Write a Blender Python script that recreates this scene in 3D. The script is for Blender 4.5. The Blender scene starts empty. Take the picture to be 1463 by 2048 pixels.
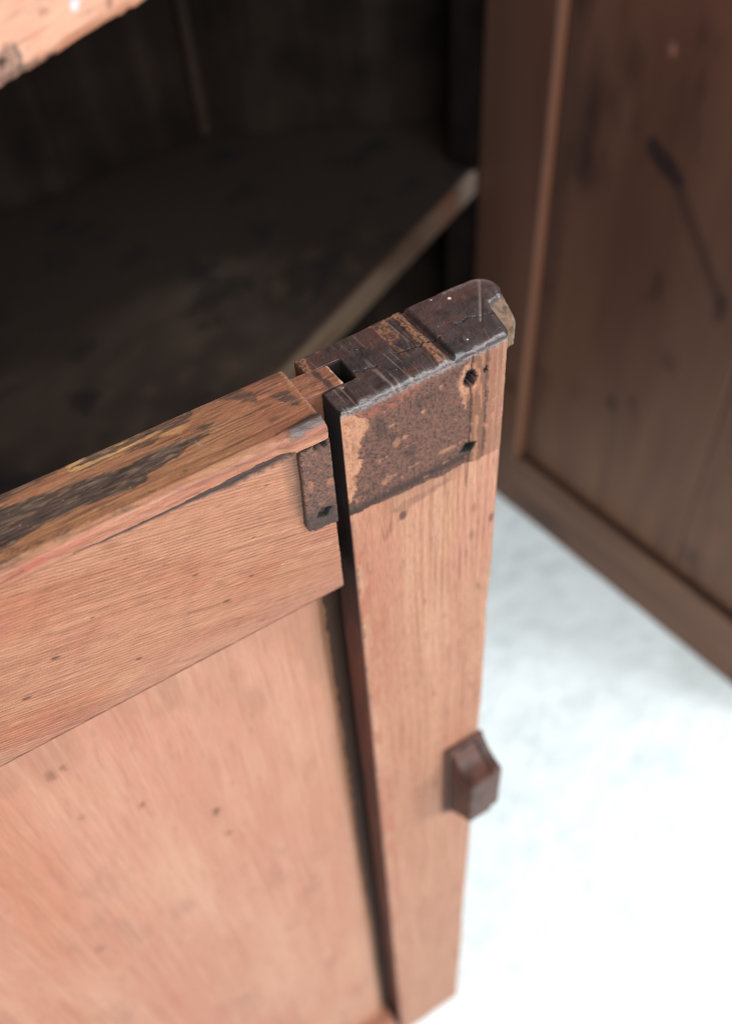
import bpy, math
import numpy as np
from mathutils import Matrix, Vector
from mathutils.geometry import delaunay_2d_cdt

scene = bpy.context.scene
COL = scene.collection
H = 645.0                       # height of the doors in mm (z = 0 in the local drawings is the top of the doors)

# ------------------------------------------------------------------ camera, world, lamps, exposure
cam_data = bpy.data.cameras.new('camera')
cam = bpy.data.objects.new('camera', cam_data); COL.objects.link(cam)
R = Matrix(((0.85059258, -0.52337668, -0.05076572), (-0.43172462, -0.64037194, -0.63556555), (0.3000402, 0.56227714, -0.77037569)))
right, down, fwd = Vector(R[0]), Vector(R[1]), Vector(R[2])
M = Matrix((right, -down, -fwd)).transposed().to_4x4()
M.translation = Vector((-0.07386515, -0.1475676, 0.16248764 + H / 1000))
cam.matrix_world = M
cam_data.sensor_fit = 'VERTICAL'; cam_data.sensor_height = 36; cam_data.sensor_width = 25.7
cam_data.lens = 36 * 1963.38 / 2048
cam_data.clip_start = 0.01; cam_data.clip_end = 60
cam_data.dof.use_dof = True; cam_data.dof.focus_distance = 0.236; cam_data.dof.aperture_fstop = 8.6
scene.camera = cam

world = bpy.data.worlds.new('World'); scene.world = world; world.use_nodes = True
world.node_tree.nodes['Background'].inputs[0].default_value = (0.90, 0.96, 1.0, 1)
world.node_tree.nodes['Background'].inputs[1].default_value = 0.74

def area(name, loc, target, size, power, col):
    ld = bpy.data.lights.new(name, 'AREA'); ld.shape = 'RECTANGLE'; ld.size, ld.size_y = size
    ld.energy = power; ld.color = col
    o = bpy.data.objects.new(name, ld); COL.objects.link(o); o.location = loc
    o.rotation_euler = (Vector(target) - Vector(loc)).to_track_quat('-Z', 'Y').to_euler()
    return o
dirw = Vector((.62, -.63, .46)).normalized()
area('window_light', Vector((0.03, 0, .5)) + dirw * 2.4, (0.03, 0, .5), (.7, .9), 46, (.93, .97, 1.0))

dirf = Vector((-.12, -.76, .64)).normalized()
area('front_fill_light', Vector((0.2, 0.1, .4)) + dirf * 3.2, (0.2, 0.1, .4), (2.4, 1.7), 128, (.93, .97, 1.0))  # unseen frontal fill, added to lift the floor by the right door

vs = scene.view_settings
vs.view_transform = 'Standard'; vs.look = 'None'; vs.exposure = 0; vs.gamma = 1
scene.cycles.max_bounces = 6; scene.cycles.adaptive_threshold = .004
scene.cycles.pixel_filter_type = 'BLACKMAN_HARRIS'; scene.cycles.filter_width = 1.0

# ------------------------------------------------------------------ numpy helpers
def hsh(i, j, k, seed):
    n = (i.astype(np.int64) * 374761393 + j.astype(np.int64) * 668265263 + k.astype(np.int64) * 2147483647 + seed * 974711) & 0xffffffff
    n = ((n ^ (n >> 13)) * 1274126177) & 0xffffffff
    n = ((n ^ (n >> 16)) * 2246822519) & 0xffffffff
    return ((n ^ (n >> 15)) & 0xffff) / 32767.5 - 1.0
def noise(x, y, z=0.0, seed=0):
    x, y, z = np.broadcast_arrays(np.asarray(x, float), np.asarray(y, float), np.asarray(z, float))
    i, j, k = np.floor(x), np.floor(y), np.floor(z)
    fx, fy, fz = x - i, y - j, z - k
    sx, sy, sz = [f * f * (3 - 2 * f) for f in (fx, fy, fz)]
    r = 0
    for a in (0, 1):
        for b in (0, 1):
            for c in (0, 1):
                w = (sx if a else 1 - sx) * (sy if b else 1 - sy) * (sz if c else 1 - sz)
                r = r + w * hsh(i + a, j + b, k + c, seed)
    return r
def fbm(x, y, z=0.0, seed=0, o=4, g=.5):
    r, a, t = 0, 1.0, 0
    for q in range(o):
        r = r + a * noise(np.asarray(x) * 2**q, np.asarray(y) * 2**q, np.asarray(z) * 2**q, seed + q * 17)
        t += a; a *= g
    return r / t
def ss(a, b, x):
    t = np.clip((x - a) / (b - a), 0, 1); return t * t * (3 - 2 * t)
def seg(x, y, ax, ay, bx, by):
    dx, dy = bx - ax, by - ay
    t = np.clip(((x - ax) * dx + (y - ay) * dy) / (dx * dx + dy * dy + 1e-12), 0, 1)
    return np.hypot(x - ax - t * dx, y - ay - t * dy), t
def polyline(x, y, pts):
    d = np.full(np.shape(x), 1e9)
    for (a, b), (c, e) in zip(pts[:-1], pts[1:]): d = np.minimum(d, seg(x, y, a, b, c, e)[0])
    return d
def inside(x, y, poly, soft=.3):            # soft mask, 1 inside
    d = polyline(x, y, list(poly) + [poly[0]]); s = np.zeros(np.shape(x), bool)
    n = len(poly)
    for i in range(n):
        (ax, ay), (bx, by) = poly[i], poly[(i + 1) % n]
        c = ((ay > y) != (by > y)) & (x < (bx - ax) * (y - ay) / ((by - ay) if by != ay else 1e-9) + ax)
        s ^= c
    return ss(-soft, soft, np.where(s, d, -d))
def lin(r, g, b, E=1.0):
    c = np.array([r, g, b]) / 255.0
    return np.where(c <= .04045, c / 12.92, ((c + .055) / 1.055) ** 2.4) / E
def mixc(a, b, m):
    return a * (1 - m[:, None]) + np.asarray(b) * m[:, None]

# ------------------------------------------------------------------ mesh helpers
def make_mesh(name, V, F, mat, parent=None, col=None, rough=None, smooth=True):
    V = np.asarray(V, float)
    me = bpy.data.meshes.new(name)
    lt = np.fromiter((len(f) for f in F), int, len(F)) if not isinstance(F, np.ndarray) else np.full(len(F), F.shape[1])
    lv = np.concatenate([np.asarray(f) for f in F]) if not isinstance(F, np.ndarray) else F.ravel()
    me.vertices.add(len(V)); me.vertices.foreach_set('co', (V * .001).ravel())
    me.loops.add(len(lv)); me.loops.foreach_set('vertex_index', lv.astype(np.int32))
    me.polygons.add(len(lt)); me.polygons.foreach_set('loop_start', np.concatenate([[0], np.cumsum(lt)[:-1]]).astype(np.int32))
    me.polygons.foreach_set('loop_total', lt.astype(np.int32))
    me.polygons.foreach_set('use_smooth', np.full(len(lt), smooth))
    me.update(calc_edges=True); me.validate()
    if col is not None:
        a = me.attributes.new('Col', 'FLOAT_COLOR', 'POINT')
        a.data.foreach_set('color', np.concatenate([np.clip(col, 0, 1), np.ones((len(V), 1))], 1).ravel().astype(np.float32))
    if rough is not None:
        a = me.attributes.new('Rough', 'FLOAT', 'POINT'); a.data.foreach_set('value', np.asarray(rough, np.float32))
    me.materials.append(mat)
    o = bpy.data.objects.new(name, me); COL.objects.link(o)
    if parent: o.parent = parent
    return o

def ring_normals(P):
    d = np.roll(P, -1, 0) - np.roll(P, 1, 0); l = np.hypot(d[:, 0], d[:, 1]) + 1e-9
    return np.stack([d[:, 1] / l, -d[:, 0] / l], 1)       # outward for a counter-clockwise ring

def sample_ring(corners, counts):
    out = []; n = len(corners)
    for i in range(n):
        a, b = np.array(corners[i], float), np.array(corners[(i + 1) % n], float)
        t = np.arange(counts[i])[:, None] / counts[i]; out.append(a * (1 - t) + b * t)
    return np.concatenate(out)

def sweep(rings, T, rad=None, zrad=1.5, cap_step=None, capdisp=None, both=False):
    """rings: (nt,ns,2) counter-clockwise profiles, T: decreasing sweep coordinate from the detailed end.
    returns V (a,b,t), F, info dict (ring index, sample index, cap flag, outward normal)"""
    rings = np.array(rings, float); nt, ns = rings.shape[:2]
    T = np.array(T, float)
    N = np.stack([ring_normals(r) for r in rings])
    if rad is not None:
        for e in ([0, 1] if both else [0]):
            t0 = T[0] if e == 0 else T[-1]
            zd = np.abs(T - t0)
            k = np.clip(1 - zd / zrad, 0, 1)
            ins = 1 - np.sqrt(np.clip(1 - k * k, 0, 1))
            rings = rings - N * (ins[:, None] * rad[None, :])[..., None]
    V = np.concatenate([rings, np.broadcast_to(T[:, None, None], (nt, ns, 1))], 2)
    if capdisp is not None:
        w = np.clip(1 - np.abs(T - T[0]) / 3.0, 0, 1)
        V[..., 2] += capdisp(V[..., 0], V[..., 1]) * w[:, None]
    V = V.reshape(-1, 3)
    i = np.arange(nt - 1)[:, None] * ns; j = np.arange(ns)[None, :]; j2 = (j + 1) % ns
    F = np.stack([i + j, i + ns + j, i + ns + j2, i + j2], -1).reshape(-1, 4)
    F = [f for f in F]
    ridx = np.repeat(np.arange(nt), ns); sidx = np.tile(np.arange(ns), nt); cap = np.zeros(nt * ns, bool)
    NN = np.concatenate([N.reshape(-1, 2), np.zeros((nt * ns, 1))], 1)
    if cap_step:
        P = rings[0]
        x0, y0 = P.min(0); x1, y1 = P.max(0)
        gx, gy = np.meshgrid(np.arange(x0, x1, cap_step), np.arange(y0, y1, cap_step)); gx = gx + (np.arange(gx.shape[0]) % 2)[:, None] * cap_step / 2
        gx, gy = gx.ravel(), gy.ravel()
        d = polyline(gx, gy, list(map(tuple, P)) + [tuple(P[0])])
        keep = (inside(gx, gy, list(map(tuple, P)), 1e-6) > .5) & (d > cap_step * .45)
        G = np.stack([gx[keep], gy[keep]], 1)
        pts = [Vector(p) for p in P] + [Vector(p) for p in G]
        ov, oe, of, orig, _, _ = delaunay_2d_cdt(pts, [], [list(range(ns))], 1, 1e-5)
        mp = []
        extra = []
        for q, v in enumerate(ov):
            o = orig[q][0] if orig[q] else None
            if o is None: mp.append(len(V) + len(G) + len(extra)); extra.append(v)
            elif o < ns: mp.append(o)
            else: mp.append(len(V) + o - ns)
        A = np.concatenate([G, np.array(extra).reshape(-1, 2)]) if extra else G
        zc = np.full(len(A), T[0]) + (capdisp(A[:, 0], A[:, 1]) if capdisp is not None else 0)
        nC = len(A)
        V = np.concatenate([V, np.column_stack([A, zc])])
        F += [[mp[a] for a in f] for f in of]
        ridx = np.r_[ridx, np.zeros(nC, int)]; sidx = np.r_[sidx, np.full(nC, -1)]; cap = np.r_[cap, np.ones(nC, bool)]
        NN = np.concatenate([NN, np.tile([0, 0, 1.0], (nC, 1))])
    else:
        F.append(list(range(ns)))
    F.append(list(range(nt * ns - 1, (nt - 1) * ns - 1, -1)))
    return V, F, dict(r=ridx, s=sidx, cap=cap, n=NN)

def prism(name, poly, z0, z1, mat, parent, mapf=None, bevel=1.0, step=None):
    """solid from a polygon in (a,b) between z0 and z1, edges eased"""
    P = np.array(poly, float)
    if np.sum(P[:, 0] * np.roll(P[:, 1], -1) - np.roll(P[:, 0], -1) * P[:, 1]) < 0: P = P[::-1]
    ring = []
    n = len(P)
    for i in range(n):
        p, a, b = P[i], P[i - 1], P[(i + 1) % n]
        da, db = (a - p), (b - p); la, lb = np.hypot(*da), np.hypot(*db)
        r = min(bevel * 1.0, la * .3, lb * .3)
        A, B = p + da / la * r, p + db / lb * r
        for t in (0, .33, .67, 1): ring.append((1 - t)**2 * A + 2 * t * (1 - t) * p + t * t * B)
    ring = np.array(ring)
    ns = len(ring); b = bevel
    Nn = ring_normals(ring)
    rows = [(z1, b), (z1 - .3 * b, .3 * b), (z1 - b, 0), (z0 + b, 0), (z0 + .3 * b, .3 * b), (z0, b)]
    V = np.concatenate([np.column_stack([ring - Nn * q, np.full(ns, z)]) for z, q in rows])
    F = []
    for i in range(len(rows) - 1):
        for j in range(ns): F.append([i * ns + j, (i + 1) * ns + j, (i + 1) * ns + (j + 1) % ns, i * ns + (j + 1) % ns])
    F.append(list(range(ns))); F.append(list(range(len(rows) * ns - 1, (len(rows) - 1) * ns - 1, -1)))
    if mapf is not None: V = mapf(V)
    return fix_and_make(name, V, F, mat, parent, smooth=False)

def fix_and_make(name, V, F, mat, parent, col=None, rough=None, smooth=True):
    # orient: compare the signed volume
    vol = 0
    V = np.asarray(V, float); C = V.mean(0)
    q = np.array([(f[0], f[1], f[2]) for f in F if len(f) <= 4]); a, b, c = V[q[:, 0]] - C, V[q[:, 1]] - C, V[q[:, 2]] - C
    vol = np.einsum('ij,ij->i', a, np.cross(b, c)).sum()
    if vol < 0: F = [list(f)[::-1] for f in F]
    return make_mesh(name, V, F, mat, parent, col, rough, smooth)

# ------------------------------------------------------------------ materials
def new_mat(name):
    m = bpy.data.materials.new(name); m.use_nodes = True
    nt = m.node_tree; return m, nt, nt.nodes['Principled BSDF']
def node(nt, t, **kw):
    n = nt.nodes.new(t)
    for k, v in kw.items(): setattr(n, k, v)
    return n

def mat_attr(name, stretch=(1, 1, 1), grain=.12, bump=.25, spec=.35, speck=.1):
    """wood whose colour map comes from the point attribute Col, with fine shader grain"""
    m, nt, p = new_mat(name); L = nt.links
    at = node(nt, 'ShaderNodeAttribute', attribute_name='Col'); ar = node(nt, 'ShaderNodeAttribute', attribute_name='Rough')
    tc = node(nt, 'ShaderNodeTexCoord'); mp = node(nt, 'ShaderNodeMapping'); mp.inputs['Scale'].default_value = stretch
    L.new(tc.outputs['Object'], mp.inputs[0])
    n1 = node(nt, 'ShaderNodeTexNoise'); n1.inputs['Scale'].default_value = 1900; n1.inputs['Detail'].default_value = 4; n1.inputs['Roughness'].default_value = .65
    L.new(mp.outputs[0], n1.inputs[0])
    n2 = node(nt, 'ShaderNodeTexNoise'); n2.inputs['Scale'].default_value = 2600; n2.inputs['Detail'].default_value = 3
    L.new(tc.outputs['Object'], n2.inputs[0])
    r1 = node(nt, 'ShaderNodeMapRange'); r1.inputs[1].default_value = .3; r1.inputs[2].default_value = .7; r1.inputs[3].default_value = 1 - grain * 1.6; r1.inputs[4].default_value = 1 + grain
    L.new(n1.outputs[0], r1.inputs[0])
    r2 = node(nt, 'ShaderNodeMapRange'); r2.inputs[1].default_value = .3; r2.inputs[2].default_value = .7; r2.inputs[3].default_value = 1 - speck; r2.inputs[4].default_value = 1 + speck
    L.new(n2.outputs[0], r2.inputs[0])
    mu = node(nt, 'ShaderNodeMath', operation='MULTIPLY'); L.new(r1.outputs[0], mu.inputs[0]); L.new(r2.outputs[0], mu.inputs[1])
    vm = node(nt, 'ShaderNodeVectorMath', operation='SCALE'); L.new(at.outputs['Color'], vm.inputs[0]); L.new(mu.outputs[0], vm.inputs['Scale'])
    L.new(vm.outputs[0], p.inputs['Base Color']); L.new(ar.outputs['Fac'], p.inputs['Roughness'])
    sp_ = node(nt, 'ShaderNodeMapRange'); sp_.inputs[1].default_value = .22; sp_.inputs[2].default_value = .5; sp_.inputs[3].default_value = 1.0; sp_.inputs[4].default_value = spec
    L.new(ar.outputs['Fac'], sp_.inputs[0]); L.new(sp_.outputs[0], p.inputs['Specular IOR Level'])
    bp = node(nt, 'ShaderNodeBump'); bp.inputs['Strength'].default_value = bump; bp.inputs['Distance'].default_value = .00012
    ad = node(nt, 'ShaderNodeMath', operation='ADD'); L.new(n1.outputs[0], ad.inputs[0]); L.new(n2.outputs[0], ad.inputs[1])
    L.new(ad.outputs[0], bp.inputs['Height']); L.new(bp.outputs[0], p.inputs['Normal'])
    return m

def mat_wood(name, c1, c2, c3, stretch=(1, 1, .08), scale=60, rough=.6, spec=.3, blot=18, blotc=.6):
    """plain procedural wood: streaks along one axis and darker blotches"""
    m, nt, p = new_mat(name); L = nt.links
    tc = node(nt, 'ShaderNodeTexCoord'); mp = node(nt, 'ShaderNodeMapping'); mp.inputs['Scale'].default_value = stretch
    L.new(tc.outputs['Object'], mp.inputs[0])
    n1 = node(nt, 'ShaderNodeTexNoise'); n1.inputs['Scale'].default_value = scale; n1.inputs['Detail'].default_value = 6; n1.inputs['Roughness'].default_value = .6
    L.new(mp.outputs[0], n1.inputs[0])
    cr = node(nt, 'ShaderNodeValToRGB'); e = cr.color_ramp.elements
    e[0].position = .3; e[0].color = (*c1, 1); e[1].position = .7; e[1].color = (*c3, 1); k = e.new(.5); k.color = (*c2, 1)
    L.new(n1.outputs[0], cr.inputs[0])
    n2 = node(nt, 'ShaderNodeTexNoise'); n2.inputs['Scale'].default_value = blot; n2.inputs['Detail'].default_value = 4
    L.new(tc.outputs['Object'], n2.inputs[0])
    r2 = node(nt, 'ShaderNodeMapRange'); r2.inputs[1].default_value = .35; r2.inputs[2].default_value = .62; r2.inputs[3].default_value = blotc; r2.inputs[4].default_value = 1.15
    L.new(n2.outputs[0], r2.inputs[0])
    vm = node(nt, 'ShaderNodeVectorMath', operation='SCALE'); L.new(cr.outputs[0], vm.inputs[0]); L.new(r2.outputs[0], vm.inputs['Scale'])
    L.new(vm.outputs[0], p.inputs['Base Color']); p.inputs['Roughness'].default_value = rough
    p.inputs['Specular IOR Level'].default_value = spec
    bp = node(nt, 'ShaderNodeBump'); bp.inputs['Strength'].default_value = .3; bp.inputs['Distance'].default_value = .0005
    L.new(n1.outputs[0], bp.inputs['Height']); L.new(bp.outputs[0], p.inputs['Normal'])
    return m

M_stile = mat_attr('worn_stile_wood', (1, 1, .1), grain=.17, bump=.6)
M_rail = mat_attr('worn_rail_wood', (.1, 1, 1), grain=.19, bump=.6)
M_panel = mat_attr('panel_wood', (1, 1, .05), grain=.08, bump=.2, spec=.25, speck=.04)
M_iron = mat_attr('rusty_iron', (1, 1, 1), grain=.3, bump=.9, spec=.5, speck=.25)
M_catch = mat_attr('old_iron_catch', (1, 1, 1), grain=.15, bump=.4, spec=.3, speck=.1)
M_frame = mat_attr('cupboard_frame_wood', (.2, 1, 1), grain=.06, bump=.15, speck=.03)
M_dark = mat_wood('added_board_dark_wood', (.030, .017, .013), (.045, .026, .019), (.060, .035, .025), scale=45, rough=.55)
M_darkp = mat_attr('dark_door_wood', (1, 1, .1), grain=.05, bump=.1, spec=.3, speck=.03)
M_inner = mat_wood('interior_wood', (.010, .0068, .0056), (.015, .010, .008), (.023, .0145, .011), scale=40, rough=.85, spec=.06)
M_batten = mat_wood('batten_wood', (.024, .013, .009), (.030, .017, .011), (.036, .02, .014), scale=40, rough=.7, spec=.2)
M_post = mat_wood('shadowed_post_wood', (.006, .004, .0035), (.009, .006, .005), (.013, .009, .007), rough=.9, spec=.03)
M_shelf = mat_attr('shelf_wood', (.15, 1, 1), grain=.05, bump=.1, spec=.12, speck=.03)

# ------------------------------------------------------------------ things
Z0 = H                                                   # local drawings have the door top at z = 0
cupboard = bpy.data.objects.new('corner_cupboard', None); COL.objects.link(cupboard)
cupboard['label'] = 'old brown wooden cupboard with both doors open, worn pale door in front'
cupboard['category'] = 'cupboard'
def empty(name, parent):
    o = bpy.data.objects.new(name, None); COL.objects.link(o); o.parent = parent; return o
left_door = empty('door', cupboard); left_door.location = (0, 0, H / 1000)
left_door['label'] = 'pale worn door in front with loosened corner joint'

# =========================== stile of the front door
E = np.array([2.08, 2.42, 2.82])                                                # daylight level on the face of the front door
def stile():
    counts = [150, 8, 14, 22, 16, 16, 12, 10, 90, 10, 14, 12, 14, 20]
    top = [(0, 0), (49.3, .2), (50.6, 2), (51.2, 5.5), (52.4, 12.4), (57, 13.4), (60.6, 17.5), (59.6, 22.2), (56, 23.3), (0, 22.4), (0, 16.4), (9.6, 16.4), (9.6, 8.6), (0, 8.2)]
    mid = [(0, 0), (49.3, .2), (50.6, 2), (51.2, 5.5), (52.6, 8.6), (58.6, 9.0), (60.8, 13.5), (59.8, 22), (56, 23.3), (0, 22.4), (0, 16.6), (9.6, 16.6), (9.6, 8.8), (0, 8.4)]
    low = [(0, 0), (49.3, 0), (50.3, 1.8), (50.4, 5.5), (50.4, 9), (50.4, 12), (50.3, 15), (50, 21), (49, 22.2), (0, 22.2), (0, 17), (9.6, 17), (9.6, 12.6), (0, 12.4)]
    def rnd(Rg, a, b, it):
        Rg = Rg.copy()
        for _ in range(it): Rg[a:b] = (Rg[a - 1:b - 1] + 2 * Rg[a:b] + Rg[a + 1:b + 1]) / 4
        return Rg
    Rt, Rm, Rl = [rnd(rnd(sample_ring(c, counts), 212, 264, 160), 145, 206, 6) for c in (top, mid, low)]
    T = np.r_[0, -.05, -.15, -.3, -.5, -.75, -1.05, -1.4, np.arange(-1.75, -112, -.35), np.arange(-112, -644, -.9), -644.2]
    # the joint is housed deeper in the top 66 mm, the astragal survives only in the top 15 mm
    Rg = Rl.copy(); 
    si = np.cumsum([0] + counts)
    rings = []
    for t in T:
        a = ss(-1, -7, t); r = Rt * (1 - a) + Rm * a
        b = ss(-14.2, -15.6, t); r2 = r * (1 - b) + Rl * b
        g = ss(-64, -68, t); low_g = r * (1 - g) + Rl * g
        out = r2.copy(); out[si[9]:] = low_g[si[9]:]
        rings.append(out)
    rings = np.array(rings); ns = rings.shape[1]
    segid = np.repeat(np.arange(14), counts)
    rad = np.choose(segid, [1.9, 2.6, 2.6, 2.2, 1.2, 1.2, 1.3, 1.0, .5, .4, .25, .25, .25, .35]).astype(float)
    k = np.ones(9) / 9; rad = np.convolve(np.r_[rad[-4:], rad, rad[:4]], k, 'valid')
    xx = rings[0][:, 0]
    rad = rad * (1 + .35 * noise(xx / 3.0, rings[0][:, 1] / 3, 0, 5))
    crack = [[(9.7, 10.8), (12.2, 9.7), (15.8, 9.0)], [(21.6, 10.1), (23, 9.8), (26, 9), (29.7, 9.2), (34.1, 8.7)], [(39, 11.3), (42.1, 10), (44.8, 10.7), (46.9, 9.6), (50.8, 8.4)]]
    def cracks(x, y, w):
        wy = y + .35 * noise(x / .8, y * 0, 0, 3) + .2 * noise(x / .3, y * 0, 1, 3)
        d = np.minimum.reduce([polyline(x, wy, c) for c in crack])
        return 1 - ss(w * .4, w, d)
    def capd(x, y):
        sl = (x - 32.6 + .04 * (y - 12)) 
        g = -1.15 * np.exp(-(np.clip(sl, -9, 9) / .85) ** 2 * np.where(sl > 0, 2.2, .55)) * ss(0, 1.5, y) * (1 - ss(23, 24, y))
        d = g + .10 * fbm(x / 2.2, y / 2.2, 0, 2) + .05 * noise(x / .5, y / .5, 0, 4)
        d = d + .3 * np.exp(-((x - 30.8) / .7) ** 2) * ss(15, 22, y)
        d = d - .35 * np.exp(-((x - 28.3) / .45) ** 2) - .22 * np.exp(-((x - 27.2 + .02 * y) / .25) ** 2)
        d = d - .5 * cracks(x, y, .3)
        scr = noise((x + .06 * y) / .28, y / 14, 0, 9); d = d - .10 * ss(.45, .9, scr) * (x < 31)
        d = d - .35 * np.exp(-(seg(x, y, 55.4, 21.2, 45.9, 7.4)[0] / .35) ** 2)
        d = d - .5 * (1 - ss(.15, .7, seg(x, y, 5.2, 7, 5.0, 0)[0])) - .35 * ss(5, 3.5, x) * ss(9, 6, y)
        d = d - 1.0 * ss(53, 61, x) ** 1.5 + .7 * ss(10, 34, x) - .35 * ss(5, 0, y) * ss(.25, .9, noise(x / 2.2, y / 2, 0, 31) + .5)
        return d - .25 * ss(3.5, 0, x) * (y > 15)
    V, F, I = sweep(rings, T, rad, 1.9, .25, capd)
    x, y, z = V.T; s = np.where(I['s'] >= 0, segid[np.clip(I['s'], 0, ns - 1)], -1); cap = I['cap']
    side = ~cap
    zd = -z
    front = side & (s <= 1)
    # ---------------- colour of the bare face
    c_a, c_b, c_c = lin(206, 148, 122, E), lin(222, 172, 146, E), lin(190, 126, 98, E)
    wx = x + 1.6 * noise(x / 18, z / 90, 0, 1)
    st = fbm(wx / 3.2, z / 85, 0, 11); st2 = noise(wx / .8, z / 45, 0, 12)
    col = np.tile(c_a, (len(V), 1))
    lo = ss(50, 600, zd)
    col = mixc(col, c_b, np.clip(.45 + st * .9 + .35 * lo, 0, 1)); col = mixc(col, c_c, np.clip(st2 * .7 - .1 + .25 * noise(wx / 2, z / 20, 0, 4), 0, .75))
    pink = ss(.1, .6, fbm(x / 9, z / 40, 0, 22)); col = mixc(col, lin(214, 150, 132, E), pink * .5)
    yel = ss(.1, .7, fbm(x / 8, z / 60, 0, 27)); col = mixc(col, lin(214, 168, 132, E), yel * .5)
    # dark annual lines
    wl = wx + .5 * noise(x / 5, z / 30, 0, 6)
    ln = noise(wl / 1.35, z / 160 + 3, 0, 13); ln = 1 - ss(0, .13, np.abs(ln - .15)); ln *= ss(-.3, .5, noise(x / 4, z / 26, 0, 14)) * (.35 + .65 * ss(8, 26, x))
    ln2 = noise(wl / 2.6, z / 120, 7, 15); ln2 = 1 - ss(0, .05, np.abs(ln2)); ln2 *= ss(0, .5, noise(x / 6, z / 35, 0, 16))
    col = mixc(col, lin(140, 84, 62, E), np.clip(ln * .55 + ln2 * .5, 0, .8))
    ph = (wl + 1.5 * noise(x / 7, z / 60, 0, 131)) / (2.0 + 0 * x); sl3 = np.sin(2 * np.pi * ph); ln3 = ss(.35, .98, sl3) * ss(12, 26, x + 3 * noise(z / 40, 0, 0, 132)) * ss(-.7, .2, noise(x / 3, z / 40, 0, 133))
    col = mixc(col, lin(176, 112, 84, E), ln3 * (.25 + .3 * noise(wl / 2.2, z / 30, 0, 136))); ph2 = np.sin(2 * np.pi * (wl / .75 + noise(x / 3, z / 50, 0, 134))); col = mixc(col, lin(170, 112, 88, E), ss(.3, 1, ph2) * .34 * ss(-.4, .5, noise(x / 4, z / 18, 0, 135)))
    col = mixc(col, lin(236, 196, 170, E), ss(.5, 1, -sl3) * .35 * ss(10, 24, x))
    pore = ss(.62, .9, noise(x / .35, z / 3.5, 0, 18)); col = mixc(col, lin(140, 90, 70, E), pore * .3)
    mot = ss(.3, .8, fbm(x / 3, z / 9, 0, 19)); col = mixc(col, lin(160, 112, 92, E), mot * .45)
    d = np.zeros(len(V))                                  # displacement along the outward normal
    d -= .10 * ln + .14 * ln2 + .10 * ln3; d += .06 * st2 + .04 * noise(x / .4, z / 3, y / 3, 8)
    # ---------------- the patch left by the old lock: dark crust
    nx = x + .8 * fbm(x / 1.4, z / 1.4, 0, 41) + .3 * noise(x / .5, z / .5, 0, 40) ; nz = z + .6 * fbm(x / 1.8, z / 1.4, 5, 42)
    ghost = ss(-.35, .35, nz + 38.3 + .06 * nx + .5 * noise(x / 6, 0, 0, 43)) * 1.0
    ghost = ghost * (1 - .40 * ss(42.8, 44.6, nx)) * (1 - .12 * ss(38.2, 39.0, nx)); ghost = ghost * (1 - .55 * ss(47.5, 50, nx))
    halo = ss(-46, -36, z + .9 * noise(x / 5, z / 3, 0, 44)) * .0
    chip = inside(nx, nz, [(-3, 2), (2, -1.4), (6.8, -5.2), (8.3, -8.6), (5.2, -11.8), (3.9, -15.9), (5.2, -19.7), (3, -24.2), (2.6, -28.7), (1, -33), (-3, -35)], .25)
    red = inside(nx, nz, [(2, -1.5), (7, -3), (13, -3.2), (22, -1.6), (25, -2.3), (21, -4.6), (15, -6.2), (10, -7), (7, -5.5)], .5)
    ring = ss(4.6, 2.4, np.hypot((x - 37.3) * 1.15, (z + 9.6) * .62) + 1.2 * fbm(x / 1.3, z / 1.5, 2, 45))
    tan2 = inside(nx, nz, [(35.5, -6), (38, -9), (40.5, -13), (37.5, -12.5), (36.7, -19), (35.4, -15), (34.2, -10)], .35)
    fl = ss(.47, .58, fbm(x / 2.4, z / 1.7, 0, 47) + .24 * np.exp(-((z + 31 + .12 * (20 - x)) / 4.5) ** 2) - .08)
    sp = [(15.2, -19, 1.1, 1.9), (23.5, -12.6, 1, .6), (13.9, -12, 1.1, .5), (17.6, -18.4, .9, .9), (10.3, -22.5, .5, 1.), (31, -31, 3.2, .8), (12, -31, 1.8, 1.2)]
    for a, b, ra, rb in sp: fl = np.maximum(fl, 1 - ss(.6, 1.25, np.hypot((x - a) / ra, (z - b) / rb) + .5 * noise(x / .7, z / .7, 0, 48)))
    chipm = np.clip(np.maximum.reduce([chip, ring * .95, tan2, fl * .6]), 0, 1)
    gr = noise(x / .42, z / .42, 0, 51); gr2 = fbm(x / 1.2, z / 1.0, 0, 52)
    cg = np.tile(lin(128, 94, 84, E), (len(V), 1)); cg = mixc(cg, lin(88, 64, 60, E), ss(.0, .7, gr)); cg = mixc(cg, lin(158, 108, 90, E), ss(.2, .9, -gr + .5 * gr2) * .45)
    cg = mixc(cg, lin(60, 46, 44, E), ss(.1, .6, -nz * 0 + fbm(x / 5, z / 4, 0, 53)) * .5)
    cg = mixc(cg, lin(52, 38, 36, E), np.exp(-((z + 36.8) / 2.0) ** 2) * .75)
    dr = ss(37.8, 38.6, nx) * (1 - ss(42, 43, nx)); cg = mixc(cg, lin(140, 98, 78, E), dr * .75)
    cg = mixc(cg, lin(200, 146, 112, E), dr * ss(.1, .5, noise(x / .7, z / 5, 0, 54)) * .7)
    cg = mixc(cg, lin(66, 46, 42, E), np.exp(-((x - 42.9 - .03 * z * 0 + .2 * noise(z / 2, 0, 0, 55)) / .35) ** 2) * .9)
    cg = mixc(cg, lin(150, 104, 86, E), ss(43, 44, nx) * .8)
    tcol = np.tile(lin(216, 164, 136, E), (len(V), 1)); tcol = mixc(tcol, lin(190, 138, 114, E), ss(-.2, .6, fbm(x / 1.2, z / 2.2, 0, 56))); tcol = mixc(tcol, lin(120, 78, 60, E), ss(.5, .9, noise(x / .5, z / .9, 0, 57)) * .6)
    cg = mixc(cg, tcol, chipm)
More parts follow.
